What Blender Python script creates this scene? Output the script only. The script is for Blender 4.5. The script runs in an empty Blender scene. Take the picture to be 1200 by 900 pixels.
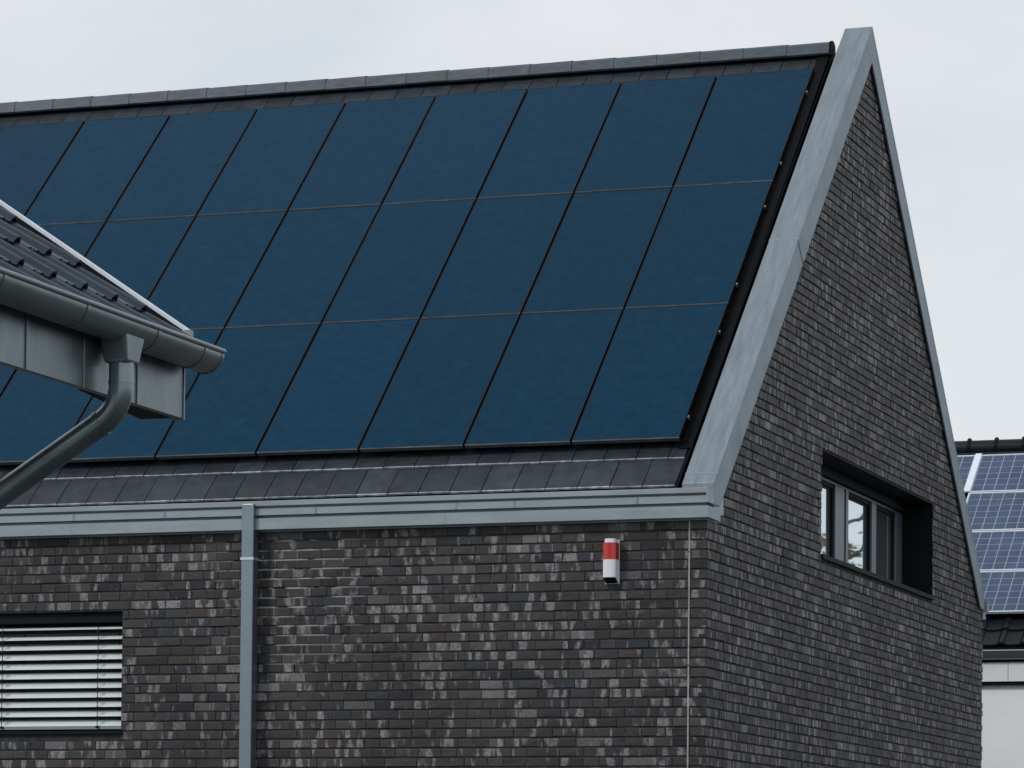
import bpy, math, random
from mathutils import Vector, Matrix
random.seed(7)
sc = bpy.context.scene
C = sc.collection

# ------------------------------------------------------------------ camera
CAM_POS = (8.4528, -28.8783, 1.65)
RX = Vector((0.94293972, 0.33282433, 0.00962601))
UP = Vector((0.00321679, -0.03801475, 0.99927200))
DR = Vector((-0.33294797, 0.94222229, 0.03691625))
cd = bpy.data.cameras.new("camera")
cam = bpy.data.objects.new("camera", cd); C.objects.link(cam)
m = Matrix.Identity(4)
for i in range(3):
    m[i][0] = RX[i]; m[i][1] = UP[i]; m[i][2] = -DR[i]; m[i][3] = CAM_POS[i]
cam.matrix_world = m
cd.sensor_fit = 'HORIZONTAL'; cd.sensor_width = 36.0
cd.lens = 4128.66 / 1200 * 36
cd.shift_y = (900.33 - 450) / 1200
cd.clip_start = 0.1; cd.clip_end = 1000
sc.camera = cam

# ------------------------------------------------------------------ world, sun, exposure
SUN_DIR = Vector((-0.52, -0.62, 0.66)).normalized()      # towards the sun
w = bpy.data.worlds.new("World"); sc.world = w; w.use_nodes = True
nt = w.node_tree; nt.nodes.clear(); N = nt.nodes.new; L = nt.links.new
out = N('ShaderNodeOutputWorld'); bg = N('ShaderNodeBackground'); bg.inputs[1].default_value = 0.1
sky = N('ShaderNodeTexSky'); sky.sky_type = 'NISHITA'; sky.sun_disc = False
sky.sun_elevation = math.asin(SUN_DIR.z); sky.sun_rotation = math.atan2(SUN_DIR.x, SUN_DIR.y)
tc = N('ShaderNodeTexCoord'); mp = N('ShaderNodeMapping'); mp.inputs['Scale'].default_value = (1, 1, 2.2)
no = N('ShaderNodeTexNoise'); no.inputs['Scale'].default_value = 5.5; no.inputs['Detail'].default_value = 6; no.inputs['Roughness'].default_value = 0.5; no.inputs['Distortion'].default_value = 0.4
cr = N('ShaderNodeValToRGB')
cr.color_ramp.elements[0].position = 0.34; cr.color_ramp.elements[0].color = (0.685, 0.742, 0.79, 1)
cr.color_ramp.elements[1].position = 0.64; cr.color_ramp.elements[1].color = (0.82, 0.835, 0.865, 1)
sc10 = N('ShaderNodeVectorMath'); sc10.operation = 'SCALE'; sc10.inputs['Scale'].default_value = 10.0
mx = N('ShaderNodeMix'); mx.data_type = 'RGBA'; mx.inputs[0].default_value = 0.95
L(tc.outputs['Generated'], mp.inputs[0]); L(mp.outputs[0], no.inputs['Vector']); L(no.outputs['Fac'], cr.inputs[0])
L(cr.outputs[0], sc10.inputs[0]); L(sky.outputs[0], mx.inputs[6]); L(sc10.outputs[0], mx.inputs[7])
L(mx.outputs[2], bg.inputs[0]); L(bg.outputs[0], out.inputs[0])

sd = bpy.data.lights.new("sun", 'SUN'); sd.energy = 1.5; sd.angle = math.radians(10); sd.color = (1.0, 0.935, 0.87)
sun = bpy.data.objects.new("sun", sd); C.objects.link(sun)
sun.rotation_euler = SUN_DIR.to_track_quat('Z', 'Y').to_euler()
sc.view_settings.view_transform = 'Standard'; sc.view_settings.look = 'None'
sc.view_settings.exposure = 0.0; sc.view_settings.gamma = 1.0
sc.cycles.max_bounces = 6

# ------------------------------------------------------------------ materials
def mat(name, col, rough=0.6, metal=0.0, spec=0.5, var=0.0, vscale=3.0, vstretch=(1, 1, 1), bump=0.0, bscale=60.0,
        col2=None, spec_tint=None, coat=0.0, rand=0.0, ior=1.5):
    M = bpy.data.materials.new(name); M.use_nodes = True
    t = M.node_tree; b = t.nodes['Principled BSDF']
    b.inputs['Base Color'].default_value = (*col, 1); b.inputs['Roughness'].default_value = rough
    b.inputs['Metallic'].default_value = metal; b.inputs['Specular IOR Level'].default_value = spec
    b.inputs['Coat Weight'].default_value = coat; b.inputs['IOR'].default_value = ior
    if spec_tint: b.inputs['Specular Tint'].default_value = (*spec_tint, 1)
    g = t.nodes.new('ShaderNodeNewGeometry')
    mpn = t.nodes.new('ShaderNodeMapping'); mpn.inputs['Scale'].default_value = vstretch
    t.links.new(g.outputs['Position'], mpn.inputs[0])
    last = None
    if var or col2:
        n = t.nodes.new('ShaderNodeTexNoise'); n.inputs['Scale'].default_value = vscale; n.inputs['Detail'].default_value = 6
        n.inputs['Roughness'].default_value = 0.6
        t.links.new(mpn.outputs[0], n.inputs['Vector'])
        r = t.nodes.new('ShaderNodeValToRGB'); e = r.color_ramp.elements
        e[0].position = 0.3; e[1].position = 0.7
        c2 = col2 if col2 else tuple(min(1, c * (1 + var)) for c in col)
        c1 = col if col2 else tuple(c * (1 - var) for c in col)
        e[0].color = (*c1, 1); e[1].color = (*c2, 1)
        t.links.new(n.outputs['Fac'], r.inputs[0]); last = r.outputs[0]
    if rand:
        oi = t.nodes.new('ShaderNodeObjectInfo'); mr = t.nodes.new('ShaderNodeMapRange')
        mr.inputs[3].default_value = 1 - rand; mr.inputs[4].default_value = 1 + rand
        t.links.new(oi.outputs['Random'], mr.inputs[0])
        vm = t.nodes.new('ShaderNodeVectorMath'); vm.operation = 'SCALE'
        if last: t.links.new(last, vm.inputs[0])
        else: vm.inputs[0].default_value = col
        t.links.new(mr.outputs[0], vm.inputs['Scale']); last = vm.outputs[0]
    if last: t.links.new(last, b.inputs['Base Color'])
    if bump:
        n2 = t.nodes.new('ShaderNodeTexNoise'); n2.inputs['Scale'].default_value = bscale; n2.inputs['Detail'].default_value = 4
        bp = t.nodes.new('ShaderNodeBump'); bp.inputs['Strength'].default_value = bump; bp.inputs['Distance'].default_value = 0.01
        t.links.new(g.outputs['Position'], n2.inputs['Vector']); t.links.new(n2.outputs['Fac'], bp.inputs['Height'])
        t.links.new(bp.outputs[0], b.inputs['Normal'])
    return M

def brick_material(name, per_object):
    M = bpy.data.materials.new(name); M.use_nodes = True
    t = M.node_tree; b = t.nodes['Principled BSDF']; nn = t.nodes.new; ll = t.links.new
    b.inputs['Roughness'].default_value = 0.62; b.inputs['Specular IOR Level'].default_value = 0.35
    if per_object:
        oi = nn('ShaderNodeObjectInfo'); tone = oi.outputs['Random']
    else:
        at = nn('ShaderNodeAttribute'); at.attribute_name = 'tone'; tone = at.outputs['Fac']
    r = nn('ShaderNodeValToRGB'); r.color_ramp.interpolation = 'LINEAR'
    e = r.color_ramp.elements
    stops = [(0.0, (0.014, 0.018, 0.024)), (0.10, (0.033, 0.033, 0.034)), (0.22, (0.055, 0.046, 0.039)), (0.34, (0.050, 0.038, 0.036)),
             (0.46, (0.052, 0.047, 0.043)), (0.57, (0.038, 0.041, 0.042)), (0.68, (0.058, 0.049, 0.043)), (0.76, (0.030, 0.036, 0.045)),
             (0.86, (0.056, 0.054, 0.051)), (0.94, (0.085, 0.079, 0.075)), (1.0, (0.17, 0.162, 0.158))]
    e[0].position = 0; e[0].color = (*stops[0][1], 1); e[1].position = 1; e[1].color = (*stops[-1][1], 1)
    for p, c in stops[1:-1]:
        k = e.new(p); k.color = (*c, 1)
    ll(tone, r.inputs[0])
    g = nn('ShaderNodeNewGeometry')
    sx = nn('ShaderNodeSeparateXYZ'); ll(g.outputs['Position'], sx.inputs[0])
    ad = nn('ShaderNodeMath'); ll(sx.outputs[0], ad.inputs[0]); ll(sx.outputs[1], ad.inputs[1])
    ml = nn('ShaderNodeMath'); ml.operation = 'MULTIPLY'; ml.inputs[1].default_value = 61.0; ll(tone, ml.inputs[0])
    zz = nn('ShaderNodeMath'); zz.operation = 'MULTIPLY'; zz.inputs[1].default_value = 0.25; ll(sx.outputs[2], zz.inputs[0])
    cv = nn('ShaderNodeCombineXYZ'); ll(ad.outputs[0], cv.inputs[0]); ll(ml.outputs[0], cv.inputs[1]); ll(zz.outputs[0], cv.inputs[2])
    n1 = nn('ShaderNodeTexNoise'); n1.inputs['Scale'].default_value = 11.0; n1.inputs['Detail'].default_value = 2.0; ll(cv.outputs[0], n1.inputs['Vector'])
    r1 = nn('ShaderNodeValToRGB'); r1.color_ramp.elements[0].position = 0.555; r1.color_ramp.elements[0].color = (0, 0, 0, 1)
    r1.color_ramp.elements[1].position = 0.64; r1.color_ramp.elements[1].color = (1, 1, 1, 1); ll(n1.outputs['Fac'], r1.inputs[0])
    nb = nn('ShaderNodeTexNoise'); nb.inputs['Scale'].default_value = 38.0; nb.inputs['Detail'].default_value = 3; ll(g.outputs['Position'], nb.inputs['Vector'])
    mb = nn('ShaderNodeMapRange'); mb.inputs[1].default_value = 0.3; mb.inputs[2].default_value = 0.6; mb.inputs[3].default_value = 0.25; ll(nb.outputs['Fac'], mb.inputs[0])
    r1m = nn('ShaderNodeMath'); r1m.operation = 'MULTIPLY'; ll(r1.outputs[0], r1m.inputs[0]); ll(mb.outputs[0], r1m.inputs[1])
    mxn = nn('ShaderNodeMix'); mxn.data_type = 'RGBA'; ll(r.outputs[0], mxn.inputs[6]); mxn.inputs[7].default_value = (0.43, 0.405, 0.395, 1)
    m2 = nn('ShaderNodeMath'); m2.operation = 'MULTIPLY'; m2.inputs[1].default_value = 0.62; ll(r1m.outputs[0], m2.inputs[0]); ll(m2.outputs[0], mxn.inputs[0])
    # grain
    n2 = nn('ShaderNodeTexNoise'); n2.inputs['Scale'].default_value = 45.0; n2.inputs['Detail'].default_value = 5
    ll(g.outputs['Position'], n2.inputs['Vector'])
    mr = nn('ShaderNodeMapRange'); mr.inputs[3].default_value = 0.55; mr.inputs[4].default_value = 1.45; ll(n2.outputs['Fac'], mr.inputs[0])
    # broad weathering over the wall
    n3 = nn('ShaderNodeTexNoise'); n3.inputs['Scale'].default_value = 0.9; n3.inputs['Detail'].default_value = 3; ll(g.outputs['Position'], n3.inputs['Vector'])
    mr3 = nn('ShaderNodeMapRange'); mr3.inputs[1].default_value = 0.3; mr3.inputs[2].default_value = 0.7; mr3.inputs[3].default_value = 0.72; mr3.inputs[4].default_value = 1.25; ll(n3.outputs['Fac'], mr3.inputs[0])
    mm = nn('ShaderNodeMath'); mm.operation = 'MULTIPLY'; ll(mr.outputs[0], mm.inputs[0]); ll(mr3.outputs[0], mm.inputs[1])
    cool = nn('ShaderNodeVectorMath'); cool.operation = 'MULTIPLY'; cool.inputs[1].default_value = (0.78, 0.82, 0.89); ll(mxn.outputs[2], cool.inputs[0])
    vs = nn('ShaderNodeVectorMath'); vs.operation = 'SCALE'; ll(cool.outputs[0], vs.inputs[0]); ll(mm.outputs[0], vs.inputs['Scale'])
    ll(vs.outputs[0], b.inputs['Base Color'])
    bp = nn('ShaderNodeBump'); bp.inputs['Strength'].default_value = 0.6; bp.inputs['Distance'].default_value = 0.004
    ll(n2.outputs['Fac'], bp.inputs['Height']); ll(bp.outputs[0], b.inputs['Normal'])
    return M

def mortar_material():
    M = mat('mortar', (0.042, 0.044, 0.047), rough=0.95, var=0.45, vscale=10, spec=0.1)
    t = M.node_tree; b = t.nodes['Principled BSDF']; nn = t.nodes.new; ll = t.links.new
    src = b.inputs['Base Color'].links[0].from_socket
    g = nn('ShaderNodeNewGeometry')
    # pale efflorescence in the joints beside the downpipe
    d = nn('ShaderNodeVectorMath'); d.operation = 'DISTANCE'; d.inputs[1].default_value = (-3.85, 0.0, 4.40); ll(g.outputs['Position'], d.inputs[0])
    n = nn('ShaderNodeTexNoise'); n.inputs['Scale'].default_value = 4.0; n.inputs['Detail'].default_value = 5; ll(g.outputs['Position'], n.inputs['Vector'])
    mr = nn('ShaderNodeMapRange'); mr.inputs[1].default_value = 1.0; mr.inputs[2].default_value = 0.2; mr.inputs[3].default_value = 0; mr.inputs[4].default_value = 1
    ll(d.outputs['Value'], mr.inputs[0])
    r = nn('ShaderNodeValToRGB'); r.color_ramp.elements[0].position = 0.45; r.color_ramp.elements[0].color = (0, 0, 0, 1); r.color_ramp.elements[1].position = 0.54
    ll(n.outputs['Fac'], r.inputs[0])
    mu = nn('ShaderNodeMath'); mu.operation = 'MULTIPLY'; ll(mr.outputs[0], mu.inputs[0]); ll(r.outputs[0], mu.inputs[1])
    mxn = nn('ShaderNodeMix'); mxn.data_type = 'RGBA'; ll(mu.outputs[0], mxn.inputs[0]); ll(src, mxn.inputs[6]); mxn.inputs[7].default_value = (0.42, 0.41, 0.39, 1)
    ll(mxn.outputs[2], b.inputs['Base Color'])
    return M

MAT = {
 'brick': brick_material('clinker_brick', True),
 'brickm': brick_material('clinker_brickwork', False),
 'mortar': mortar_material(),
 'zinc': mat('zinc_sheet', (0.22, 0.27, 0.30), rough=0.42, metal=0.45, var=0.10, vscale=2.5, bump=0.05, bscale=30, spec=0.5),
 'zincold': mat('weathered_zinc', (0.195, 0.245, 0.285), rough=0.48, metal=0.45, var=0.20, vscale=2.2, vstretch=(10, 1, 1), bump=0.15, bscale=8, spec=0.5),
 'eave': mat('eave_sheet', (0.265, 0.322, 0.352), rough=0.45, metal=0.3, var=0.12, vscale=2.0, vstretch=(1, 1, 5), spec=0.5),
 'pipe': mat('downpipe_sheet', (0.225, 0.285, 0.315), rough=0.30, metal=0.8, var=0.06, vscale=4, spec=0.5),
 'darkz': mat('dark_zinc', (0.205, 0.25, 0.255), rough=0.30, metal=0.8, var=0.18, vscale=5, vstretch=(1, .5, 1), spec=0.5),
 'fasz': mat('fascia_zinc', (0.175, 0.215, 0.225), rough=0.36, metal=0.7, var=0.15, vscale=4, vstretch=(1, 3, 1), spec=0.5),
 'steel': mat('galvanised_steel', (0.58, 0.64, 0.68), rough=0.3, metal=0.6),
 'lightstrip': mat('pale_verge_strip', (0.66, 0.74, 0.82), rough=0.4, var=0.05, vscale=8),
 'tile': mat('flat_clay_tile', (0.025, 0.033, 0.042), rough=0.48, var=0.35, vscale=7, bump=0.2, bscale=50, rand=0.25, spec=0.25),
 'tileedge_worn_lit': mat('tile_edge_worn_lit', (0.28, 0.31, 0.335), rough=0.6, var=0.6, vscale=14, rand=0.3),  # pale nose: dusty wear and caught light, both in the colour
 'ridge': mat('ridge_clay', (0.050, 0.072, 0.098), rough=0.42, spec=0.25, var=0.35, vscale=9, vstretch=(1, 1, 3), rand=0.1),
 'pantile': mat('pantile', (0.016, 0.030, 0.045), ior=1.38, rough=0.24, var=0.25, vscale=6, rand=0.1, spec=0.6),
 'fartile': mat('far_tile', (0.008, 0.011, 0.015), rough=0.5, var=0.3, vscale=5, rand=0.2, spec=0.2),
 'black': mat('black_flashing', (0.0045, 0.006, 0.008), rough=0.7, spec=0.08),
 'slab': mat('roof_underlay', (0.005, 0.006, 0.007), rough=0.9, spec=0.05),
 'frame': mat('module_frame', (0.006, 0.009, 0.014), rough=0.5, spec=0.2),
 'frameedge_lit': mat('module_frame_lit_edge', (0.145, 0.165, 0.185), rough=0.4, var=0.4, vscale=6),  # paler copy of the frame: light on the lower chamfer as colour
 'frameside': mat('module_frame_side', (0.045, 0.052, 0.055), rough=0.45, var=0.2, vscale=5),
 'glass': mat('module_glass', (0.0028, 0.0265, 0.057), rough=0.12, ior=1.13, spec=0.5, spec_tint=(0.35, 0.75, 1.0), col2=(0.0048, 0.036, 0.074), vscale=9, rand=0.08),
 'cell': mat('polycrystalline_cell', (0.030, 0.055, 0.118), rough=0.3, var=0.25, vscale=2.5, spec=0.4),
 'backsheet': mat('module_backsheet', (0.22, 0.29, 0.40), rough=0.4),
 'alu': mat('aluminium_frame', (0.60, 0.66, 0.72), rough=0.35, metal=0.0),
 'slat': mat('blind_slat', (0.62, 0.68, 0.69), rough=0.38, var=0.04, vscale=4),
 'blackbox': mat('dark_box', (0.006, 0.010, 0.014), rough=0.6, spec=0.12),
 'winframe': mat('window_frame_grey', (0.115, 0.15, 0.18), rough=0.35, metal=0.3, var=0.05),
 'paneglass': mat('coated_window_glass', (0.72, 0.80, 0.84), rough=0.015, metal=0.9),
 'darkpane': mat('dark_window_glass', (0.006, 0.008, 0.011), rough=0.03, spec=0.3),
 'white': mat('white_plastic', (0.70, 0.74, 0.78), rough=0.35),
 'red': mat('red_lens', (0.46, 0.022, 0.018), rough=0.22, coat=0.4),
 'render': mat('white_render', (0.84, 0.88, 0.91), rough=0.9, var=0.04, vscale=2, bump=0.2, bscale=150),
 'whiteband': mat('white_fascia_board', (0.74, 0.78, 0.80), rough=0.6, var=0.03),
 'sealant': mat('joint_sealant', (0.34, 0.33, 0.31), rough=0.8, var=0.25, vscale=10),
 'asphalt': mat('asphalt', (0.05, 0.05, 0.052), rough=0.9, var=0.25, vscale=4, bump=0.4, bscale=40),
 'paving': mat('paving', (0.16, 0.16, 0.155), rough=0.9, var=0.2, vscale=2),
 'bark': mat('bark', (0.07, 0.058, 0.048), rough=0.9, var=0.3, vscale=8),
 'leafb': mat('brown_leaf', (0.22, 0.12, 0.045), rough=0.7, var=0.5, vscale=3),
 'leafd': mat('dark_needle', (0.010, 0.020, 0.016), rough=0.7, var=0.4, vscale=3),
}

# ------------------------------------------------------------------ helpers
def new_obj(name, data, parent=None):
    o = bpy.data.objects.new(name, data); C.objects.link(o)
    if parent: o.parent = parent
    return o
class MB:
    def __init__(s): s.v = []; s.f = []; s.mi = []; s.tone = []
    def add(s, vs, fs, mi=0, tone=None):
        k = len(s.v); s.v += [tuple(p) for p in vs]
        for f in fs: s.f.append(tuple(i + k for i in f)); s.mi.append(mi); s.tone.append(tone or 0)
        return s
    def box(s, x0, x1, y0, y1, z0, z1, mi=0, tone=None):
        v = [(x0,y0,z0),(x1,y0,z0),(x1,y1,z0),(x0,y1,z0),(x0,y0,z1),(x1,y0,z1),(x1,y1,z1),(x0,y1,z1)]
        return s.add(v, [(3,2,1,0),(4,5,6,7),(0,1,5,4),(1,2,6,5),(2,3,7,6),(3,0,4,7)], mi, tone)
    def prism(s, a, b, mi=0):          # two matching rings of points
        n = len(a); fs = [tuple(range(n))[::-1], tuple(range(n, 2*n))]
        for i in range(n):
            j = (i+1) % n; fs.append((i, j, n+j, n+i))
        return s.add(list(a)+list(b), fs, mi)
    def tube(s, pts, r, seg=16, mi=0, cap=True):
        rings = []; pts = [Vector(p) for p in pts]; prev = None
        for i, p in enumerate(pts):
            d = (pts[min(i+1, len(pts)-1)] - pts[max(i-1, 0)]).normalized()
            a = Vector((0, 1, 0)) if abs(d.y) < .9 else Vector((1, 0, 0))
            u = d.cross(a).normalized(); v = d.cross(u)
            rr = r[i] if isinstance(r, (list, tuple)) else r
            rings.append([p + u*math.cos(2*math.pi*k/seg)*rr + v*math.sin(2*math.pi*k/seg)*rr for k in range(seg)])
        vs = [q for R in rings for q in R]; fs = []
        for i in range(len(rings)-1):
            for k in range(seg):
                fs.append((i*seg+k, i*seg+(k+1) % seg, (i+1)*seg+(k+1) % seg, (i+1)*seg+k))
        if cap: fs += [tuple(range(seg))[::-1], tuple((len(rings)-1)*seg+k for k in range(seg))]
        return s.add(vs, fs, mi)
    def mesh(s, name, mats, smooth=False, tone=False, fix=True):
        me = bpy.data.meshes.new(name); me.from_pydata(s.v, [], s.f)
        for m_ in (mats if isinstance(mats, list) else [mats]): me.materials.append(MAT[m_])
        me.polygons.foreach_set('material_index', s.mi)
        if tone:
            a = me.attributes.new('tone', 'FLOAT', 'FACE'); a.data.foreach_set('value', s.tone)
        if fix:
            import bmesh
            bm = bmesh.new(); bm.from_mesh(me); bmesh.ops.recalc_face_normals(bm, faces=bm.faces); bm.to_mesh(me); bm.free()
        if smooth:
            me.polygons.foreach_set('use_smooth', [True]*len(me.polygons))
            me.set_sharp_from_angle(angle=math.radians(35))
        me.update(); return me
    def obj(s, name, mats, parent=None, **k):
        return new_obj(name, s.mesh(name, mats, **k), parent)
def bevel(o, w=0.004, seg=2):
    b = o.modifiers.new('bevel', 'BEVEL'); b.width = w; b.segments = seg; b.limit_method = 'ANGLE'; b.angle_limit = math.radians(30)
    return o
def thing(name, label, cat, loc=(0, 0, 0), group=None):
    o = new_obj(name, None); o.location = loc; o.empty_display_size = 0.2
    o['label'] = label; o['category'] = cat
    if group: o['group'] = group
    return o
def tag(o, label, cat, group=None):
    o['label'] = label; o['category'] = cat
    if group: o['group'] = group
    return o

# ------------------------------------------------------------------ ground
g = MB().box(-300, 300, -300, 300, -0.5, 0).obj('ground', 'asphalt'); g['kind'] = 'structure'
g = MB().box(-16, 2.5, -2.0, 14, 0.0, 0.12).obj('pavement', 'paving'); g['kind'] = 'structure'

# ------------------------------------------------------------------ main house
W = 11.3973; HW = W/2; TH = 0.7551; T = math.tan(TH); CO = math.cos(TH); SI = math.sin(TH)
ZC = 5.1542; Z0 = 4.9832; XL = -14.0
GW = (3.906, 8.745, 4.985, 5.99)          # gable window y0 y1 z0 z1
FW = (-7.35, -5.512, 3.135, 4.222)        # front window x0 x1 z0 z1
def RP(x, s, n): return Vector((x, s*CO - n*SI, Z0 + s*SI + n*CO))

house = thing('brick_house', 'dark clinker brick house with steep solar covered roof and pale metal gable coping', 'house')

# --- walls: mortar cores with openings, bricks proud of them
MD = 0.009
fw = MB()
fw.box(XL, FW[0], MD, .36, 0, 4.90); fw.box(FW[1], -.251, MD, .36, 0, 4.90)
fw.box(FW[0], FW[1], MD, .36, 0, FW[2]); fw.box(FW[0], FW[1], MD, .36, FW[3], 4.90)
front_wall = fw.obj('wall', 'mortar', house)
gw = MB()
def gl(y): return ZC + T*min(y, W-y) - 0.10
def gpiece(poly):
    gw.prism([(-.25, y, z) for y, z in poly], [(-MD, y, z) for y, z in poly])
gpiece([(MD, 0), (GW[0], 0), (GW[0], gl(GW[0])), (.28, gl(.28)), (.28, 4.98), (MD, 4.98)])
gpiece([(GW[0], 0), (GW[1], 0), (GW[1], GW[2]), (GW[0], GW[2])])
gpiece([(GW[0], GW[3]), (GW[1], GW[3]), (GW[1], gl(GW[1])), (HW, gl(HW)), (GW[0], gl(GW[0]))])
gpiece([(GW[1], 0), (W-MD, 0), (W-MD, gl(W-MD)), (GW[1], gl(GW[1]))])
gable_wall = gw.obj('gable_wall', 'mortar', house)
gw = MB()
gpiece2 = [(0, 0), (W, 0), (W, gl(W)), (HW, gl(HW)), (0, gl(0))]
gw.prism([(XL, y, z) for y, z in gpiece2], [(XL+.36, y, z) for y, z in gpiece2]); gw.box(XL+.36, -.36, W-.36, W, 0, 4.95)
gw.obj('rear_wall', 'mortar', house)

CP = 0.0845; BJ = 0.015; HJ = 0.003; ZT = 4.905; DEEP = 0.07
LENS = [0.296, 0.214, 0.214, 0.141, 0.141]
GLENS = [0.266, 0.214, 0.141, 0.141, 0.10]
def brick_box(L_, seed):
    rr = random.Random(seed); b = MB(); c = 0.004; h = CP-BJ
    j = lambda: rr.uniform(-.003, .003)
    back = [(0, DEEP, 0), (L_, DEEP, 0), (L_, DEEP, h), (0, DEEP, h)]
    mid = [(0, c, 0), (L_, c, 0), (L_, c, h), (0, c, h)]
    fr = [(c+j(), j(), c+j()), (L_-c+j(), j(), c+j()), (L_-c+j(), j(), h-c+j()), (c+j(), j(), h-c+j())]
    fs = []
    for k in range(4):
        n = (k+1) % 4
        fs += [(k, n, 4+n, 4+k), (4+k, 4+n, 8+n, 8+k)]
    fs.append((8, 9, 10, 11)); b.add(back+mid+fr, fs); return b
brick_mesh = {}
for L_ in set(LENS):
    for v_ in range(4):
        brick_mesh[(L_, v_)] = brick_box(L_, v_*13+int(L_*1000)).mesh('brick', 'brick')
def project(P):
    d = Vector(P) - Vector(CAM_POS); z = d.dot(DR)
    return 600 + 4128.66*d.dot(RX)/z, 900.33 - 4128.66*d.dot(UP)/z
def course(length, k, LENS=LENS, HJ=HJ):
    """lays one course of a wild bond from the corner: list of (start, length)"""
    rr = random.Random(k*7919+int(length*10)); p = 0.0; o_ = []
    first = LENS[0] if k % 2 == 0 else LENS[-1]
    while p < length:
        L_ = first if not o_ else rr.choice(LENS)
        if length - p < .1: break
        o_.append((p, min(L_, length-p))); p += L_ + HJ
    return o_
cand = []; stuff = MB()
rj = random.Random(3)
def add_front(xr, L_, z, single):
    # brick with its right end at xr
    v_ = rj.randrange(4)
    if single: cand.append((xr-L_, z, L_, v_))
    else:
        b = brick_box(L_, v_); dy = rj.uniform(-.003, .002)
        stuff.add([(xr-L_+p[0], p[1]+dy, z+p[2]) for p in b.v], b.f, 0, rj.random())
k = 0; z = ZT - CP + BJ/2
while z > -0.1:
    segs = []
    for p, L_ in course(-XL, k):
        x1 = -p; x0 = x1-L_; zt = z+CP-BJ
        if zt > FW[2]-.02 and z < FW[3]+.0 and x1 > FW[0] and x0 < FW[1]:
            if zt <= FW[3]+.03:
                if x1 > FW[1]+.05 : segs.append((x1, x1-FW[1]))
                if x0 < FW[0]-.05 : segs.append((FW[0], FW[0]-x0))
                continue
        segs.append((x1, L_))
    for x1, L_ in segs:
        u, v = project((x1-L_/2, 0, z+.04))
        add_front(x1, L_, z, L_ in (0.296, 0.214) and 0 < u < 1200 and v < 900)
    z -= CP; k += 1
front_corner_z0 = ZT - CP + BJ/2
cand.sort(key=lambda c: -(c[2]*(1+0.03*c[0])))
singles = cand[:292]; rest = cand[292:]
for x0, z, L_, v_ in singles:
    o = new_obj('brick', brick_mesh[(L_, v_)], front_wall); o.location = (x0, rj.uniform(-.003, .002), z)
for x0, z, L_, v_ in rest:
    b = brick_box(L_, v_); dy = rj.uniform(-.003, .002)
    stuff.add([(x0+p[0], p[1]+dy, z+p[2]) for p in b.v], b.f, 0, rj.random())
o = stuff.obj('brickwork', 'brickm', front_wall, tone=True, fix=False); o['kind'] = 'stuff'

stuff = MB(); k = 0; z = front_corner_z0
while z + CP*1 < 10.4: z += CP; k -= 1
while z > -0.1:
    for p, L_ in course(W, abs(k)+1, GLENS, .007):
        y0, y1 = p, p+L_; zt = z+CP-BJ
        if p == 0: y0 = 0.001
        lim = min(ZC+T*y0, ZC+T*(W-y1)) - .07
        if zt > lim:
            continue
        parts_ = [(y0, y1)]
        if zt > GW[2]-.03 and z < GW[3]-.01 and y1 > GW[0] and y0 < GW[1]:
            parts_ = []
            if y0 < GW[0]-.05: parts_.append((y0, GW[0]))
            if y1 > GW[1]+.015: parts_.append((GW[1], y1))
        for a, b_ in parts_:
            bb = brick_box(b_-a, k*31+int(a*17)); dx = rj.uniform(-.003, .003)
            stuff.add([(-q[1]+dx, a+q[0], z+q[2]) for q in bb.v], bb.f, 0, rj.random())
    z -= CP; k += 1
o = stuff.obj('brickwork', 'brickm', gable_wall, tone=True, fix=True); o['kind'] = 'stuff'
MB().box(-.165, -.153, -.004, .02, 0.1, 4.90).obj('expansion_joint', 'sealant', front_wall)

# --- roof
rb = MB()
def chev(x0, x1, nt_, nb, s0=0.25):
    """front and rear slope slab between perpendicular offsets nt_ (top) and nb (bottom)"""
    for side in (0, 1):
        pts = []
        for s_, n_ in ((s0, nt_), (None, nt_), (None, nb), (s0, nb)):
            if s_ is None: y = HW; z = Z0 + T*HW + n_/CO
            else: P = RP(0, s_, n_); y, z = P.y, P.z
            pts.append((y if side == 0 else W-y, z))
        rb.prism([(x0, y, z) for y, z in pts], [(x1, y, z) for y, z in pts])
chev(XL+.25, -.255, -.168, -.42)
roof = rb.obj('roof', 'slab', house)
# flat tiles
def tile_mb(wd, ln, th=0.022, chips=0):
    b = MB(); c = 0.005
    # x across, y up the slope, z normal; nose at y=0; tail sinks
    tz = -0.022
    v = [(0,0,-th),(wd,0,-th),(wd,0,-c),(0,0,-c),(0.002,c*1.4,0),(wd-.002,c*1.4,0),(wd,ln,tz),(0,ln,tz),(wd,ln,tz-th),(0,ln,tz-th)]
    b.add(v, [(0,1,2,3),(3,2,5,4)], 1)
    b.add(v, [(4,5,6,7),(7,6,8,9),(0,3,4,7,9),(1,8,6,5,2),(0,9,8,1)], 0)
    return b
TW = 0.300; GA = 0.400; S0 = 0.541; TK = .0095
def TNf(s): return -.120 + .072*s/7.6
tmeshes = {wd: tile_mb(wd-.006, .455).mesh('roof_tile', ['tile', 'tileedge_worn_lit']) for wd in (TW, TW/2)}
ttop = {wd: tile_mb(wd-.006, .475).mesh('roof_tile', ['tile', 'tileedge_worn_lit']) for wd in (TW, TW/2)}
tst = MB()
ROT = Matrix.Rotation(TH+TK, 4, 'X')
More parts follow.
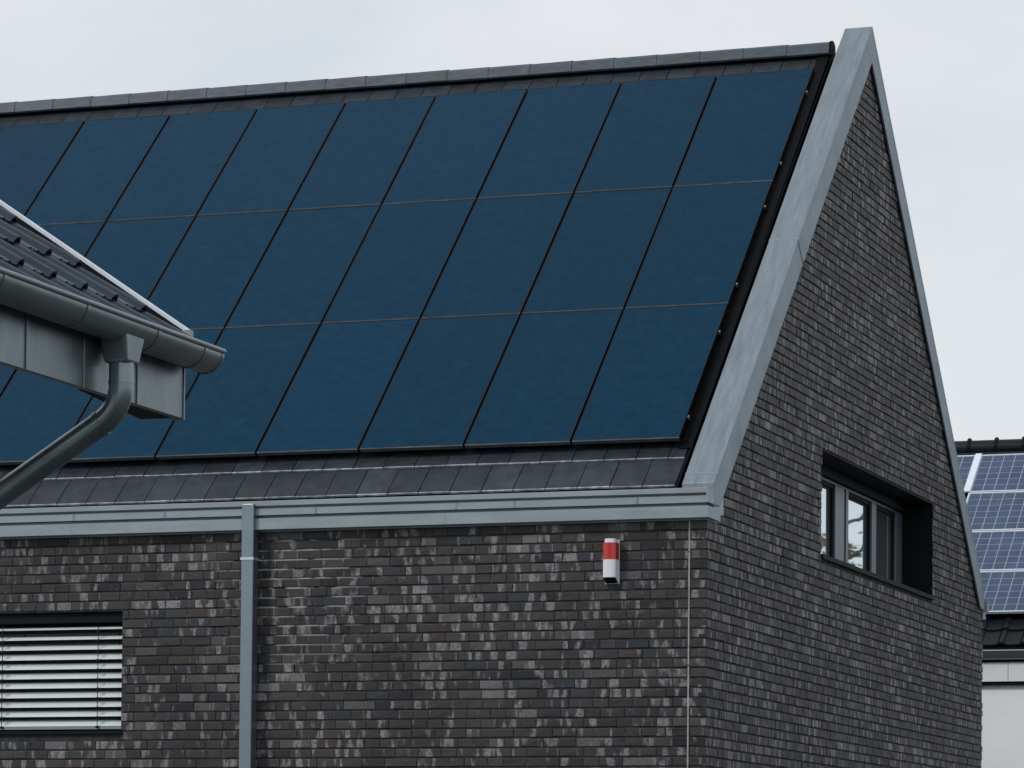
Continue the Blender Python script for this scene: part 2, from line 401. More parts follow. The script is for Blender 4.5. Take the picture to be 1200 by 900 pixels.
for k in range(18):
    s = S0 + GA*k; off = 0 if k % 2 == 0 else TW/2
    x1 = -0.437 + .0
    j = 0; xr_ = x1
    while xr_ > XL + .4:
        wd = TW/2 if (j == 0 and k % 2) else TW
        xl_ = xr_-wd
        P = RP(xl_+.003, s + rj.uniform(-.003, .003), TNf(s) + rj.uniform(0, .003))
        u, v = project(P)
        if k in (0, 1, 17) and u > -25:
            o = new_obj('roof_tile', (ttop if k == 17 else tmeshes)[wd], roof); o.location = P
            o.rotation_euler = (TH+TK, rj.uniform(-.004, .004), rj.uniform(-.004, .004))
        else:
            b = tile_mb(wd-.006, .455)
            tst.add([P + ROT @ Vector(q) for q in b.v], b.f, 0)
        xr_ = xl_; j += 1
o = tst.obj('tiling', 'tile', roof); o['kind'] = 'stuff'
rs = MB()
for k in range(18):
    TN = TNf(S0+GA*k); a = [RP(0, S0+GA*k, TN), RP(0, S0+GA*k+.43, TN-.023), RP(0, S0+GA*k+.43, TN-.043), RP(0, S0+GA*k, TN-.023)]
    rs.prism([(XL+.3, W-p.y, p.z) for p in a], [(-.42, W-p.y, p.z) for p in a])
o = rs.obj('rear_tiling', 'tile', roof); o['kind'] = 'stuff'
# ridge tiles
def ridge_mb(L_, grow):
    b = MB(); g_ = grow
    prof = [(-.100, -.052), (-.084, .040), (-.050, .066), (0, .076), (.050, .066), (.084, .040), (.100, -.052)]
    inn = [(y*.86, z_-.016) for y, z_ in prof][::-1]
    A = [(0, y, z_) for y, z_ in prof+inn]
    B = [(L_, y*(1+g_), z_*(1+g_*.6)+g_*.02) for y, z_ in prof+inn]
    n = len(A); b.add(A+B, [(i, (i+1) % n, n+(i+1) % n, n+i) for i in range(n)] + [tuple(range(n))[::-1], tuple(range(n, 2*n))])
    return b
rme = ridge_mb(.478, .07).mesh('ridge_tile', 'ridge')
ZR = Z0 + T*HW - .048/CO
j = 0; xr_ = -.395
while xr_ > XL+.3:
    o = new_obj('ridge_tile', rme, roof); o.location = (xr_-.462, HW, ZR+.030+rj.uniform(-.002, .002)); o.rotation_euler = (0, rj.uniform(-.003, .003), 0)
    xr_ -= .462
e_ = MB(); prof = [(-.11, -.07), (-.092, .05), (-.05, .078), (0, .088), (.05, .078), (.092, .05), (.11, -.07)]
e_.prism([(-.395, HW+y, ZR+.030+z_) for y, z_ in prof], [(-.375, HW+y, ZR+.030+z_) for y, z_ in prof]); e_.obj('ridge_end_cap', 'black', roof)
MB().box(XL+.4, -.41, HW-.035, HW+.035, ZR-.20, ZR+.01).obj('ridge_vent_roll', 'black', roof)
# dark flashing between tiles and coping, and a sheet for the shade there
fl = MB()
for x0, x1, n0, n1 in ((-.44, -.27, -.165, -.125), (-.300, -.285, -.13, .035), (-.385, -.375, -.13, -.055), (-.285, -.258, .0, .012)):
    a = [RP(x0, .42, n0), RP(x1, .42, n0), RP(x1, .42, n1), RP(x0, .42, n1)]
    b = [RP(x0, 7.76, n0), RP(x1, 7.76, n0), RP(x1, 7.76, n1), RP(x0, 7.76, n1)]
    fl.prism(a, b)
fl.prism([RP(-.52, 1.07, TNf(1.0)+.004), RP(-.40, 1.07, TNf(1.0)+.004), RP(-.40, 1.07, TNf(1.0)+.010), RP(-.52, 1.07, TNf(1.0)+.010)],
         [RP(-.52, 7.70, TNf(7.7)+.004), RP(-.40, 7.70, TNf(7.7)+.004), RP(-.40, 7.70, TNf(7.7)+.010), RP(-.52, 7.70, TNf(7.7)+.010)])  # black sheet over the tiles, stands in for shadow in the channel
fl.obj('verge_flashing_and_shade', 'black', roof)
# dark tile-edge underlap visible under the coping
# --- gable coping (zinc), both slopes
cp = MB()
def chev_yz(x0, x1, vt, vb, yf, zf=None, mb=cp, zlow=None):
    """coping slope piece: vertical offsets vt / vb from the outer top line, cut off at y=yf"""
    top = lambda y: ZC + T*y
    poly = [(yf, top(yf)+vt), (HW, top(HW)+vt), (HW, top(HW)+vb)]
    if zlow is not None:
        yl = (zlow - vb - ZC)/T
        poly += [(yl, zlow), (yf, zlow)]
    else: poly += [(yf, top(yf)+vb)]
    for side in (0, 1):
        q = poly if side == 0 else [(W-y, z) for y, z in poly]
        mb.prism([(x0, y, z) for y, z in q], [(x1, y, z) for y, z in q])
chev_yz(-.254, .033, 0, -.05, .085)
chev_yz(.011, .0325, -.05, -.368, .0855, zlow=5.045)
chev_yz(-.2535, -.232, -.05, -.34, .0855)
cp.box(-.2525, .031, .0865, .10, 5.0, 5.20)
coping = cp.obj('coping', 'zincold', house)
bevel(coping, .003, 1)
for yj in (0.18, 2.85):
    y0 = yj; y1 = yj+.012
    q = [(y0, ZC+T*y0+.003), (y1, ZC+T*y1+.003), (y1, ZC+T*y1-.02), (y0, ZC+T*y0-.02)]
    MB().prism([(-.256, y, z) for y, z in q], [(.035, y, z) for y, z in q]).obj('seam', 'zinc', coping)
sm = MB()
y0 = 2.82; q = [(y0, ZC+T*y0-.0), (y0+.010, ZC+T*y0+.009), (y0+.20, ZC+T*(y0+.20)-.366), (y0+.19, ZC+T*(y0+.19)-.366)]
sm.prism([(.031, y, z) for y, z in q], [(.0345, y, z) for y, z in q]); sm.obj('fascia_seam', 'blackbox', coping)
# foot of the coping at the rear eave
MB().box(-.12, .05, W-.01, W+.08, 5.03, 5.15).obj('coping_foot', 'eave', house)

# --- eaves: box gutter and fascia band
def ext(prof, x0, x1): return MB().prism([(x0, y, z) for y, z in prof], [(x1, y, z) for y, z in prof])
gut = ext([(-.112, 5.167), (-.100, 5.172), (-.092, 5.167), (-.090, 5.12), (.40, 5.12), (.40, 5.19), (.42, 5.19), (.42, 4.98), (-.03, 4.98), (-.03, 5.044), (-.098, 5.044), (-.098, 5.102), (-.06, 5.102), (-.06, 5.127), (-.112, 5.127)], XL, .020)
gutter = gut.obj('gutter', 'eave', house)
MB().box(.0205, .034, -.112, .078, 5.045, 5.167).obj('end_plate', 'eave', gutter)
MB().box(.0205, .030, -.06, .12, 4.98, 5.045).obj('end_backing', 'blackbox', gutter)
for u_ in (-5.98, -5.07, -2.27, -1.73, -0.61, -3.6, -7.6, -9.2): MB().box(u_, u_+.02, -.1005, -.0975, 5.0445, 5.1015).obj('seam', 'zincold', gutter)
fb = MB().box(XL, .036, -.10, .0, 4.915, 5.016).box(.0, .0362, .0, .275, 4.915, 5.016).box(XL, -.0, -.012, .3, 4.902, 4.917)
bevel(fb.obj('fascia_band', 'eave', house), .002, 1)
for u_ in (-2.36, -6.0, -9.5): MB().box(u_, u_+.004, -.1008, -.0995, 4.9155, 5.0155).obj('fascia_joint', 'zincold', house)
MB().box(XL, 0, W, W+.15, 4.95, 5.10).obj('gutter', 'eave', house)

# --- rectangular downpipe
dp = MB().box(-4.282, -4.166, -.145, -.02, 0.1, 5.146)
dpo = bevel(dp.obj('downpipe', 'pipe', house), .008, 3)
for zz in (4.655, 2.4, .8):
    cl = MB().box(-4.288, -4.160, -.151, .0, zz-.012, zz+.012)
    cl.obj('pipe_clamp', 'steel', dpo)

# --- front window with external venetian blind
win = MB()
x0, x1, z0, z1 = FW
for a in ((x0, x1, .24, .30, z0, z0+.07), (x0, x1, .24, .30, z1-.07, z1), (x0, x0+.07, .24, .30, z0+.07, z1-.07), (x1-.07, x1, .24, .30, z0+.07, z1-.07)): win.box(*a)
win_o = win.obj('window', 'blackbox', house)
MB().box(x0+.07, x1-.07, .265, .275, z0+.07, z1-.07).obj('pane', 'darkpane', win_o)
MB().box(x0, x1, .05, .20, z1-.095, z1-.001).obj('blind_box', 'blackbox', win_o)
# dark reveal linings
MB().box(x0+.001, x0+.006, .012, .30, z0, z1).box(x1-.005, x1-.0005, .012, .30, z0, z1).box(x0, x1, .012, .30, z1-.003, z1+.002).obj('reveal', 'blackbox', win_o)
zs = [4.078 - .0868*i for i in range(11)]
for i, zz in enumerate(zs):
    b = MB(); tilt = 0.36 + 0.46*min(1, i/3.0); R_ = .040; n = 6
    fr, bk = [], []
    for q in range(n+1):
        a = -1 + 2*q/n; c_ = .007*(1-a*a)
        # a=-1 outer edge (towards viewer, low) ; a=+1 inner edge high
        yy = .085 + a*R_*math.cos(tilt) + c_*math.sin(tilt); zz_ = zz + a*R_*math.sin(tilt)*.9 + c_*math.cos(tilt)
        fr.append((yy, zz_)); bk.append((yy, zz_-.002))
    prof = fr + bk[::-1]
    b.prism([(x0+.012, y, z_) for y, z_ in prof], [(x1-.010, y, z_) for y, z_ in prof])
    b.obj('slat', 'slat', win_o, smooth=True)
MB().box(x0+.012, x1-.010, .055, .115, z0+.018, z0+.045).obj('bottom_rail', 'zinc', win_o)
for xc in (-5.773, -6.745):
    b = MB().box(xc-.003, xc+.003, .040, .044, z0+.04, z1-.09)
    for zz in zs: b.box(xc-.012, xc+.012, .033, .05, zz-.047, zz-.027)
    b.obj('ladder_cord', 'blackbox', win_o)
MB().box(x0-.01, x1+.01, -.02, .24, z0-.028, z0).obj('sill', 'blackbox', win_o)

# --- gable ribbon window
y0, y1, z0, z1 = GW; XF = -.343
gwn = MB(); zf0, zf1 = z0, 5.90
yb = [(y0, y0+.09), (5.78, 6.165), (7.35, 7.545), (8.45, y1)]
for a, b_ in yb: gwn.box(XF-.06, XF, a, b_, zf0+.09, zf1-.03)
gwn.box(XF-.06, XF-.001, y0, y1, zf0, zf0+.09); gwn.box(XF-.06, XF-.001, y0, y1, zf1-.03, zf1)
gwo = bevel(gwn.obj('window', 'winframe', house), .003, 1)
# inner sashes, dark rebates and panes
for a, b_ in ((y0+.09, 5.78), (6.28, 7.35), (7.545, 8.45)):
    sh = MB(); sx0, sx1 = XF-.058, XF-.022; za, zb = zf0+.09, zf1-.03; t_ = .035
    sh.box(sx0, sx1, a, a+t_, za, zb); sh.box(sx0, sx1, b_-t_, b_, za, zb)
    sh.box(sx0, sx1, a+t_, b_-t_, za, za+t_); sh.box(sx0, sx1, a+t_, b_-t_, zb-t_, zb)
    so = sh.obj('sash', 'blackbox', gwo)
    MB().box(XF-.056, XF-.050, a+t_, b_-t_, za+t_, zb-t_).obj('pane', 'paneglass', gwo)
MB().box(XF-.04, XF+.012, 6.18, 6.28, zf0+.09, zf1-.03).obj('mullion', 'winframe', gwo)
MB().box(XF-.06, XF+.05, y0, y1, zf1+.001, z1).obj('blind_box', 'blackbox', gwo)
MB().box(XF, .022, y0-.02, y1+.01, z0-.045, z0-.002).obj('sill', 'blackbox', gwo)
MB().box(XF, -.004, y0, y1, z1-.002, z1+.004).obj('soffit', 'blackbox', gwo)
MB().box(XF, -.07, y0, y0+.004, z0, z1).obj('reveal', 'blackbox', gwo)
MB().box(XF, -.020, y1-.004, y1+.003, z0, z1).obj('reveal', 'blackbox', gwo)  # black lining over the brick jamb, stands in for recess shade

# ------------------------------------------------------------------ solar panels
PW = 1.0; PP = 1.02; PH = 2.090; HP = 2.1079; ST = 5.3888/CO
pf = MB(); fw_, ft = .009, .042
def ring(x0, x1, y0, y1, z): return [(x0, y0, z), (x1, y0, z), (x1, y1, z), (x0, y1, z)]
r = [ring(0, PW, 0, PH, -ft), ring(0, PW, 0, PH, -.010), ring(.002, PW-.002, .004, PH-.002, 0), ring(fw_, PW-fw_, fw_, PH-fw_, 0), ring(fw_, PW-fw_, fw_, PH-fw_, -.004)]
vs = [p for q in r for p in q]; fs = []
for k in range(4):
    for i in range(4): fs.append((k*4+i, k*4+(i+1) % 4, k*4+4+(i+1) % 4, k*4+4+i))
fs.append((3, 2, 1, 0)); pf.add(vs, fs)
pf.mi[0] = 2; pf.mi[4] = 1            # bottom side, bottom chamfer: light caught there painted as paler colour
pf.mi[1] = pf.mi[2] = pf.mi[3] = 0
frame_me = pf.mesh('frame', ['frame', 'frameedge_lit', 'frameside'])
# glass: thin laminate, edges just inside the frame, black rim of the frame is the frame itself
gm = MB().box(fw_+.0005, PW-fw_-.0005, fw_+.0005, PH-fw_-.0005, -.010, -.0015); glass_me = gm.mesh('laminate', 'glass')
ordn = ['outermost', 'second', 'third', 'fourth', 'fifth', 'sixth', 'seventh', 'eighth', 'ninth', 'tenth']
rown = ['top', 'middle', 'bottom']
for row in range(3):
    for c in range(10):
        P = RP(-.4986 - PP*c - PW, ST - HP*row - PH, 0)
        u, v = project(P + Vector((PW, 0, 0)))
        u2, _ = project(RP(-.4986 - PP*c, ST - HP*row, 0))
        if max(u, u2) < -5: continue
        lb = f"black solar panel in the {rown[row]} row, {ordn[c]} counting from the pale gable coping" if c else \
             f"black solar panel in the {rown[row]} row, right beside the pale gable coping"
        t = thing('solar_panel', lb, 'solar panel', P, 'black solar panels on the brick house roof')
        t.rotation_euler = (TH + rj.uniform(-.0015, .0015), rj.uniform(-.0015, .0015), 0)
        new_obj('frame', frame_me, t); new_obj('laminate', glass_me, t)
# mounting rails under each row
for row in range(3):
    for q, s in enumerate((.33, 1.66)):
        s_ = ST - HP*row - PH + s + (.0)
        a = [RP(0, s_-.02, -.064), RP(0, s_+.02, -.064), RP(0, s_+.02, -.044), RP(0, s_-.02, -.044)]
        b = MB().prism([(-10.9, p.y, p.z) for p in a], [(-.478, p.y, p.z) for p in a])
        o = b.mesh('rail_profile', 'black')
        t = thing('mounting_rail', f"dark mounting rail ending beside the coping, {'lower' if q == 0 else 'upper'} one under the {rown[row]} row of solar panels", 'mounting rail', group='mounting rails under the solar panels')
        new_obj('rail_profile', o, t)
        cb = MB(); a = [RP(0, s_-.016, -.044), RP(0, s_+.016, -.044), RP(0, s_+.016, -.012), RP(0, s_-.016, -.012)]
        cb.prism([(-.497, p.y, p.z) for p in a], [(-.482, p.y, p.z) for p in a]); cb.obj('end_clamp', 'zincold', t)

# ------------------------------------------------------------------ alarm siren
al = thing('alarm_siren', 'white alarm siren with red strobe band mounted on the brick wall', 'alarm siren', (-.848, 0, 4.42))
def dsec(hw, d, z, zb=None, ysh=0.0):
    pts = []
    n = 8
    for i in range(n+1):
        a = math.pi*i/n
        pts.append((-hw*math.cos(a), -d + .022 - .022*math.sin(a), z))
    pts += [(hw, 0.0, z if zb is None else zb), (-hw, 0.0, z if zb is None else zb)]
    return pts
def off(pts, y=-.012): return [(p[0], p[1]+y if p[1] < -.02 else -.012, p[2]) for p in pts]
MB().prism(off(dsec(.059, .10, .0, -.045)), off(dsec(.059, .10, .155))).obj('housing', 'white', al, smooth=True)
MB().prism(off(dsec(.061, .102, .156)), off(dsec(.061, .102, .300))).obj('strobe_lens', 'red', al, smooth=True)
MB().prism(off(dsec(.050, .090, .301)), off(dsec(.048, .088, .335))).obj('cap', 'white', al, smooth=True)
MB().box(-.064, .064, -.0125, -.002, -.05, .33).obj('back_plate', 'white', al)
MB().prism([(-.052, -.105, -.0005), (.052, -.105, -.0005), (.052, -.015, -.040), (-.052, -.015, -.040)], [(-.052, -.105, -.006), (.052, -.105, -.006), (.052, -.015, -.047), (-.052, -.015, -.047)]).obj('sounder_grille', 'blackbox', al)

# ------------------------------------------------------------------ foreground tiled house, only its eaves corner in view
nh = thing('tiled_house', 'grey tiled house corner with zinc gutter in the left foreground', 'house', (0, 0, 0))
YE = -15.675; YN = -27.0; GXL = 2.515
NX = -.5547; NZ = .832          # roof slope 33.7 degrees, rising towards -x
SL = math.atan(.667)
def NP(x, n, y): return (x + n*math.sin(SL), y, 3.955 + .667*(2.37-x) + n*math.cos(SL))
# walls
MB().box(-9.0, 1.45, -26.5, -16.0, 0, 3.6).obj('wall', 'render', nh)
RIDX = -3.8
rf = MB()
a = [NP(2.42, -.05, 0), NP(RIDX, -.05, 0), NP(RIDX, -.22, 0), NP(2.36, -.22, 0)]
rf.prism([(p[0], YE-.045, p[2]) for p in a], [(p[0], YN, p[2]) for p in a])
a2 = [(2*RIDX-p[0], 0, p[2]) for p in a]
rf.prism([(p[0], YE-.045, p[2]) for p in a2], [(p[0], YN, p[2]) for p in a2])
nroof = rf.obj('roof', 'blackbox', nh)
PTW = .272
def pantile(L_):
    prof = [(0, .0)]
    for c0, rw, rh in ((.030, .026, .032), (.115, .014, .007), (.185, .014, .007)):
        for q in range(7):
            a = math.pi*(1-q/6); prof.append((c0+rw*math.cos(a), rh*math.sin(a)))
    prof.append((PTW-.004, .0))
    b = MB(); th = .011
    def rg(xx, dz): return [(xx, -y, z+dz) for y, z in prof] + [(xx, -y, z+dz-th) for y, z in prof[::-1]]
    A = rg(0, 0); B = rg(-L_, -.03); n = len(A)
    b.add(A+B, [(i, (i+1) % n, n+(i+1) % n, n+i) for i in range(n)] + [tuple(range(n))[::-1], tuple(range(n, 2*n))])
    return b
ptm = pantile(.42).mesh('roof_tile', 'pantile', smooth=True); ptme = pantile(.32).mesh('roof_tile', 'pantile', smooth=True)
pst = MB()
Yj = -15.828
noses = [2.455, 2.235] + [2.235-.3*i for i in range(1, 21)]
rotn = Matrix.Rotation(SL, 4, 'Y')
for i, xn in enumerate(noses):
    if xn < RIDX+.2: break
    for j in range(0, 41):
        y = Yj + PTW*(1) - PTW*j
        if i > 0 and j == 0: pass
        P = Vector(NP(xn, -.010, y))
        if y > YE - .02: continue
        u, v = project(P)
        if u > -30 and i < 6 and v > 200:
            o = new_obj('roof_tile', ptme if i == 0 else ptm, nroof); o.location = P; o.rotation_euler = (0, SL, 0)
        else:
            b = pantile(.32 if i == 0 else .42); pst.add([P + rotn @ Vector(q) for q in b.v], b.f)
# cut tile column against the verge
for i, xn in enumerate(noses[:12]):
    P = NP(xn, -.012, -15.735)
    b = MB(); q = [(0, 0, 0), (0, -.088, 0), (0, -.088, -.02), (0, 0, -.02)]
    b.prism([Vector(P) + rotn @ Vector(p) for p in q], [Vector(P) + rotn @ Vector((p[0]-.42, p[1], p[2]-.03)) for p in q])
    if i < 5: b.obj('roof_tile', 'pantile', nroof)
    else: pst.add(b.v, b.f)
o = pst.obj('tiling', 'pantile', nroof); o['kind'] = 'stuff'
# pale verge strip
vb = MB()
a = [(2.368, 0, 0)]
P0 = NP(2.375, .0, 0); P1 = NP(RIDX, 0, 0)
def NPn(x, n, y): return Vector(NP(x, n, y))
def bar(n0, n1, ya, yb2, xe=2.385):
    b = MB(); b.prism([NPn(xe, n0, ya), NPn(xe, n1, ya), NPn(xe, n1, yb2), NPn(xe, n0, yb2)], [NPn(RIDX, n0, ya), NPn(RIDX, n1, ya), NPn(RIDX, n1, yb2), NPn(RIDX, n0, yb2)]); return b
vb = bar(.004, .022, -15.700, -15.724, xe=2.365)
bar(-.20, .004, -15.702, -15.716).obj('verge_board', 'blackbox', nh)
vstrip = bevel(vb.obj('verge_strip', 'lightstrip', nh), .003, 2)
MB().box(2.350, 2.385, -15.735, -15.70, 3.90, 3.975).obj('end_block', 'eave', vstrip)
# half-round gutter
def hr(r_, x, z, y0, y1, th=.003, bead=True, seg=18):
    b = MB(); pr = []
    for i in range(seg+1):
        a = math.pi*i/seg; pr.append((x + r_*math.cos(a), z - r_*1.08*math.sin(a)))
    for i in range(seg, -1, -1):
        a = math.pi*i/seg; pr.append((x + (r_-th)*math.cos(a), z - (r_-th)*1.08*math.sin(a)))
    b.prism([(px, y0, pz) for px, pz in pr], [(px, y1, pz) for px, pz in pr])
    return b
GR = .079; GX = GXL - GR - .004; GZ = 3.885
g_ = hr(GR, GX, GZ, YE, YN)
ngut = g_.obj('gutter', 'darkz', nh, smooth=True)
MB().tube([(GX+GR+.003, YE, GZ+.003), (GX+GR+.003, YN, GZ+.003)], .0105, 12).obj('bead', 'zinc', ngut, smooth=True)
ec = MB(); ring_ = [(GX+GR*math.cos(math.pi*i/18), GZ-GR*1.08*math.sin(math.pi*i/18)) for i in range(19)]
ec.prism([(px, YE, pz) for px, pz in ring_], [(px, YE+.004, pz) for px, pz in ring_]); ec.obj('end_cap', 'darkz', ngut, smooth=True)
hr(GR+.003, GX, GZ, YE+.004, YE-.014, th=.004).obj('end_band', 'darkz', ngut, smooth=True)
for yb_ in (-15.835, -16.28, -16.905, -17.58, -18.3, -19.0):
    hr(GR+.0035, GX, GZ, yb_, yb_-.022, th=.004).obj('bracket', 'darkz', ngut, smooth=True)
# outlet funnel
YP = -16.468; PX = 2.432
hx, hy = .062, .100
fn = MB(); top = [(PX+a*hx, YP+b*hy, GZ-.020) for a, b in ((-1, -1), (1, -1), (1, 1), (-1, 1))]
bot = [(PX+a*.051, YP+b*.056, 3.722) for a, b in ((-1, -1), (1, -1), (1, 1), (-1, 1))]
fn.prism(top, bot); funnel = bevel(fn.obj('outlet_funnel', 'fasz', ngut), .012, 3)
# swan-neck pipe
pts = [Vector((PX, YP, 3.735)), Vector((PX, YP, 3.66))]
ang = math.radians(31.5); d2 = Vector((-math.cos(ang), 0, -math.sin(ang))); d1 = Vector((0, 0, -1))
R0 = .17; c0 = Vector((PX-R0, YP, 3.64)); tot = math.pi/2 - ang
for i in range(0, 11):
    a = tot*i/10; pts.append(c0 + Vector((R0*math.cos(a), 0, -R0*math.sin(a))))
pe = pts[-1]; L2 = (pe.x-1.56)/math.cos(ang); pts.append(pe + d2*L2)
p3 = pts[-1]; c3 = p3 + Vector((0, 0, 0)); pts += [Vector((1.515, YP, p3.z-.05)), Vector((1.505, YP, p3.z-.12)), Vector((1.505, YP, .1))]
swan = MB().tube(pts, .049, 20).obj('downpipe', 'darkz', nh, smooth=True)
MB().tube([pe - d2*.004, pe + d2*.012], .0525, 20).obj('pipe_socket', 'darkz', swan, smooth=True)
MB().tube([(PX, YP, 3.655), (PX, YP, 3.645)], .0515, 20).obj('pipe_socket', 'darkz', swan, smooth=True)
# fascia of lapped metal panels
XFa = 2.345; ys = [-15.708, -16.14, -16.62, -17.10, -17.58, -18.06, -18.6, -19.2, -21, -23, YN]
for i in range(len(ys)-1):
    b = MB().box(XFa-.03, XFa, ys[i+1]+.02, ys[i], 3.612, 3.875)
    b.box(XFa-.03, XFa+.007, ys[i+1]-.012, ys[i+1]+.0195, 3.610, 3.875)
    bevel(b.obj('fascia_panel', 'fasz', nh), .002, 1)
MB().box(XFa-.05, XFa+.005, -15.708, -15.698, 3.607, 3.875).obj('corner_trim', 'zinc', nh)
MB().prism([(XFa-.03, -15.71, 3.616), (2.155, -15.71, 3.616), (XFa-.03, -16.72, 3.616)], [(XFa-.03, -15.71, 3.86), (2.155, -15.71, 3.86), (XFa-.03, -16.72, 3.86)]).obj('soffit_corner', 'blackbox', nh)
MB().prism([(2.31, -15.75, 3.70), (2.31, YN, 3.70), (1.4, YN, 4.28), (1.4, -15.75, 4.28)], [(2.31, -15.75, 3.74), (2.31, YN, 3.74), (1.4, YN, 4.32), (1.4, -15.75, 4.32)]).obj('soffit', 'fasz', nh)

# ------------------------------------------------------------------ far white house
fh = thing('white_house', 'white rendered house with dark tiled roof behind the brick gable', 'house')
FP = math.radians(38); FT = math.tan(FP); FY = 17.0; FZ = 5.495; FX0, FX1 = -9.0, 1.6
def FPt(x, s, n): return Vector((x, FY + s*math.cos(FP) - n*math.sin(FP), FZ + s*math.sin(FP) + n*math.cos(FP)))
FRs = 4.36
MB().box(FX0, FX1, 16.70, 24.2, 0, 4.53).obj('wall', 'render', fh)
xs = [FX0, -5.16, -4.06, -2.96, -1.86, -.762, .34, FX1]
for i in range(len(xs)-1):
    MB().box(xs[i]+.004, xs[i+1]-.004, 16.62, 16.70, 4.548, 4.80).obj('fascia_board', 'whiteband', fh)
MB().box(FX0, FX1, 16.645, 16.71, 4.50, 4.548).box(FX0, FX1, 16.64, 16.72, 4.55, 4.80).obj('fascia_backing', 'blackbox', fh)
fr_ = MB()
a = [FPt(0, -.62, -.17), FPt(0, FRs, -.17), FPt(0, FRs, -.35), FPt(0, -.5, -.35)]
yr = FPt(0, FRs, 0).y
fr_.prism([(FX0, p.y, p.z) for p in a], [(FX1, p.y, p.z) for p in a]); fr_.prism([(FX0, 2*yr-p.y, p.z) for p in a], [(FX1, 2*yr-p.y, p.z) for p in a])
froof = fr_.obj('roof', 'fartile', fh)
ftb = MB(); ftw = .30
prof = [(0, 0), (.03, .03), (.07, .03), (.10, .0), (.17, -.006), (.24, .0), (.294, .005)]
n = len(prof)
A = [(x, 0, z) for x, z in prof]+[(x, 0, z-.03) for x, z in prof[::-1]]; B = [(x, .42, z-.03) for x, z in prof]+[(x, .42, z-.06) for x, z in prof[::-1]]
ftb.add(A+B, [(i, (i+1) % (2*n), 2*n+(i+1) % (2*n), 2*n+i) for i in range(2*n)]+[tuple(range(2*n))[::-1], tuple(range(2*n, 4*n))])
ftm = ftb.mesh('roof_tile', 'fartile'); fst = MB(); rotf = Matrix.Rotation(FP, 4, 'X')
for k in range(15):
    s = -.60 + .345*k
    if s > FRs-.15: break
    for i in range(int((FX1-FX0)/ftw)):
        x = FX0 + i*ftw; P = FPt(x, s, -.115); u, v = project(P)
        if (k < 3 or s > 3.6) and 1095 < u < 1205:
            o = new_obj('roof_tile', ftm, froof); o.location = P; o.rotation_euler = (FP, 0, 0)
        else: fst.add([P + rotf @ Vector(q) for q in ftb.v], ftb.f)
o = fst.obj('tiling', 'fartile', froof); o['kind'] = 'stuff'
P = FPt(0, FRs, -.115); x = -1.98 - .4*17
rcap = MB().tube([(0, 0, 0), (.40, 0, 0)], .125, 14); rcm = rcap.mesh('ridge_tile', 'fartile', smooth=True)
clm = MB().tube([(-.015, 0, 0), (.02, 0, 0)], .140, 12).mesh('ridge_clip', 'blackbox')
for i in range(34):
    xx = x + .392*i
    if xx > FX1-.4: break
    o = new_obj('ridge_tile', rcm, froof); o.location = (xx, P.y, P.z+.03)
    o = new_obj('ridge_clip', clm, froof); o.location = (xx, P.y, P.z+.05)
# gutter
fg = MB(); pr = [(16.58+.06*math.cos(a_), 4.94+.11*math.sin(a_)) for a_ in [math.pi+math.pi*i/10 for i in range(11)]]
fg.prism([(FX0, y, z) for y, z in pr], [(FX1, y, z) for y, z in pr])
fgut = fg.obj('gutter', 'pipe', fh, smooth=True)
MB().tube([(FX0, 16.52, 4.945), (FX1, 16.52, 4.945)], .012, 8).obj('bead', 'zinc', fgut)
MB().box(FX0, FX1, 16.60, 16.66, 4.80, 4.90).obj('eave_board', 'blackbox', fh)
# its solar panels
FPW, FPHt = 1.65, 1.0
xd = -1.92
for row in range(4):
    for c in (0, 1):
        if c == 0 and row != 3: continue
        x0 = xd - .03 - FPW if c == 0 else xd + .03
        P = FPt(x0, 1.02*row, 0)
        names_ = ['lowest', 'second lowest', 'third lowest', 'topmost']
        lb = f"{names_[row]} blue gridded solar panel on the far white house roof" if c == 1 else "sliver of blue solar panel left of the pale divider, against the brick gable"
        t = thing('gridded_solar_panel', lb, 'solar panel', P, 'blue solar panels on the far white house')
        t.rotation_euler = (FP, 0, 0)
        f_ = MB(); e = .022
        f_.box(0, FPW, 0, e, -.035, 0); f_.box(0, FPW, FPHt-e, FPHt, -.035, 0); f_.box(0, e, e, FPHt-e, -.035, 0); f_.box(FPW-e, FPW, e, FPHt-e, -.035, 0)
        f_.obj('frame', 'alu', t)
        MB().box(e, FPW-e, e, FPHt-e, -.02, -.006).obj('backsheet', 'backsheet', t)
        cm = MB(); gx = (FPW-2*e-.01)/10; gy = (FPHt-2*e-.01)/6
        for i in range(10):
            for j in range(6):
                cx0 = e+.005+i*gx; cy0 = e+.005+j*gy
                for hlf in (0, 1):
                    if hlf == 0: cm.box(cx0+.007, cx0+gx-.007, cy0+.007, cy0+gy-.007, -.0055, -.004)
        cm.obj('solar_cells', 'cell', t)
# pale cover strip between the columns
cs = MB(); a = [FPt(0, 3.06, -.01), FPt(0, 4.08, -.01), FPt(0, 4.08, .012), FPt(0, 3.06, .012)]
cs.prism([(xd-.045, p.y, p.z) for p in a], [(xd+.045, p.y, p.z) for p in a])
tag(cs.obj('divider_strip', 'lightstrip'), 'pale metal strip between two blue solar panels on the far roof', 'cover strip')

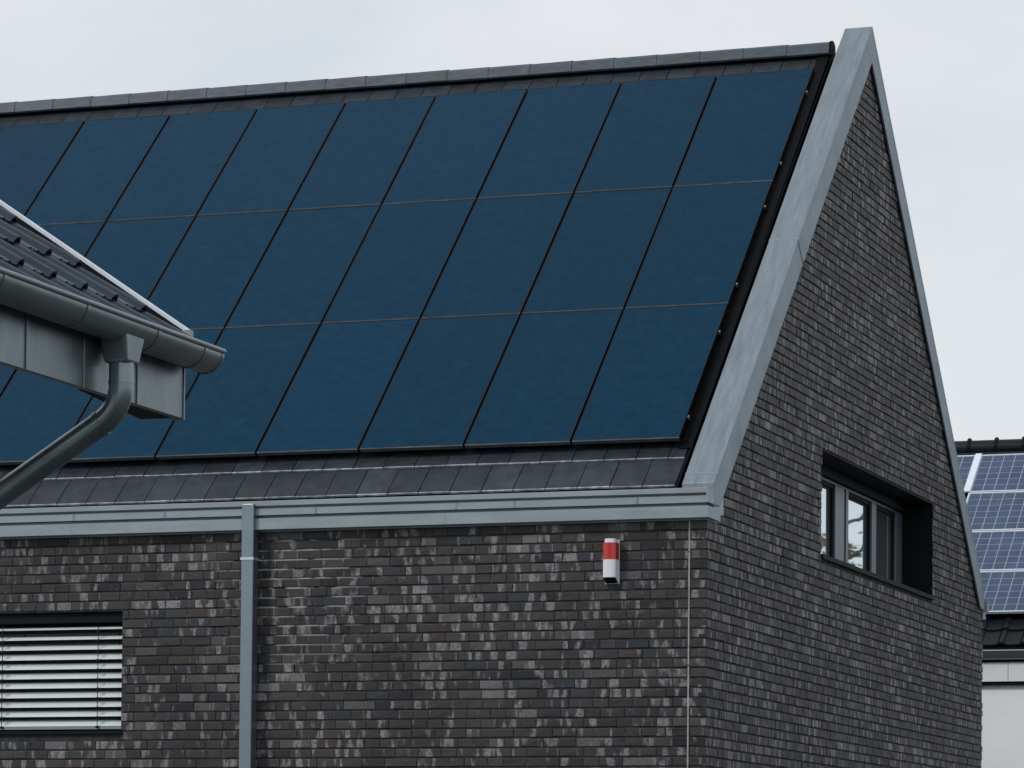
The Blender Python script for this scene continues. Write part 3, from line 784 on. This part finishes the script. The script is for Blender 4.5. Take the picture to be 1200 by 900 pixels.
# ------------------------------------------------------------------ bare tree mirrored in the gable window, plus an evergreen added to darken one pane
def leaf_cloud(mb, c, r, n, size, seed):
    rr = random.Random(seed)
    for _ in range(n):
        while True:
            d = Vector((rr.uniform(-1, 1), rr.uniform(-1, 1), rr.uniform(-1, 1)))
            if d.length < 1: break
        p = Vector(c) + Vector((d.x*r[0], d.y*r[1], d.z*r[2]))
        a = Vector((rr.gauss(0, 1), rr.gauss(0, 1), rr.gauss(0, 1))).normalized(); b = a.cross(Vector((rr.gauss(0, 1), rr.gauss(0, 1), rr.gauss(0, 1)))).normalized()
        s = size*rr.uniform(.6, 1.3)
        mb.add([p+a*s, p+b*s*.6, p-a*s, p-b*s*.6], [(0, 1, 2, 3)])
bt = thing('bare_tree', 'bare tree with a few brown leaves mirrored in the gable window', 'tree', (12.0, 55, 0))
tb = MB(); rr = random.Random(11)
tb.tube([(0, 0, 0), (.1, 0, 4), (0, .1, 8), (.15, 0, 11.5)], [.3, .24, .14, .05], 10)
lf = MB()
def branch(p, d, l, r_, dep):
    q = p + d*l*.5 + Vector((rr.uniform(-.1, .1), rr.uniform(-.1, .1), .05)); e = p + d*l
    tb.tube([p, q, e], [r_, r_*.8, r_*.5], 6, cap=False)
    if dep == 0:
        if e.z < 10.6 and rr.random() < .55: leaf_cloud(lf, e, (.30, .3, .10), 26, .07, rr.random())
        return
    for _ in range(3):
        nd = (d + Vector((rr.uniform(-.7, .7), rr.uniform(-.7, .7), rr.uniform(-.15, .55)))).normalized()
        branch(e - d*l*rr.uniform(0, .4), nd, l*.62, r_*.55, dep-1)
for i in range(16):
    a = i*2.4; z = 4.5 + i*.45
    branch(Vector((0, 0, z)), Vector((math.cos(a), math.sin(a), .35)).normalized(), 2.0 - i*.07, .055, 3)
tb.obj('trunk', 'bark', bt, fix=False); lf.obj('crown', 'leafb', bt, fix=False)
ct = thing('added_conifer', 'added unseen evergreen that darkens the right pane of the gable window', 'tree', (9.75, 55, 0))  # added out of view so the right pane mirrors something dark
cm = MB(); rr = random.Random(5)
for i in range(60):
    z = .8 + i*.27; R_ = 1.35*(1-(z/18)**3)
    for kx in range(7):
        a = rr.uniform(0, 6.28)
        leaf_cloud(cm, (math.cos(a)*R_*.6, math.sin(a)*R_*.6, z), (.5, .5, .3), 26, .14, i*10+kx)
cm.obj('crown', 'leafd', ct, fix=False)
MB().tube([(0, 0, 0), (0, 0, 9), (0, 0, 16.5)], [.28, .2, .04], 10).obj('trunk', 'bark', ct)
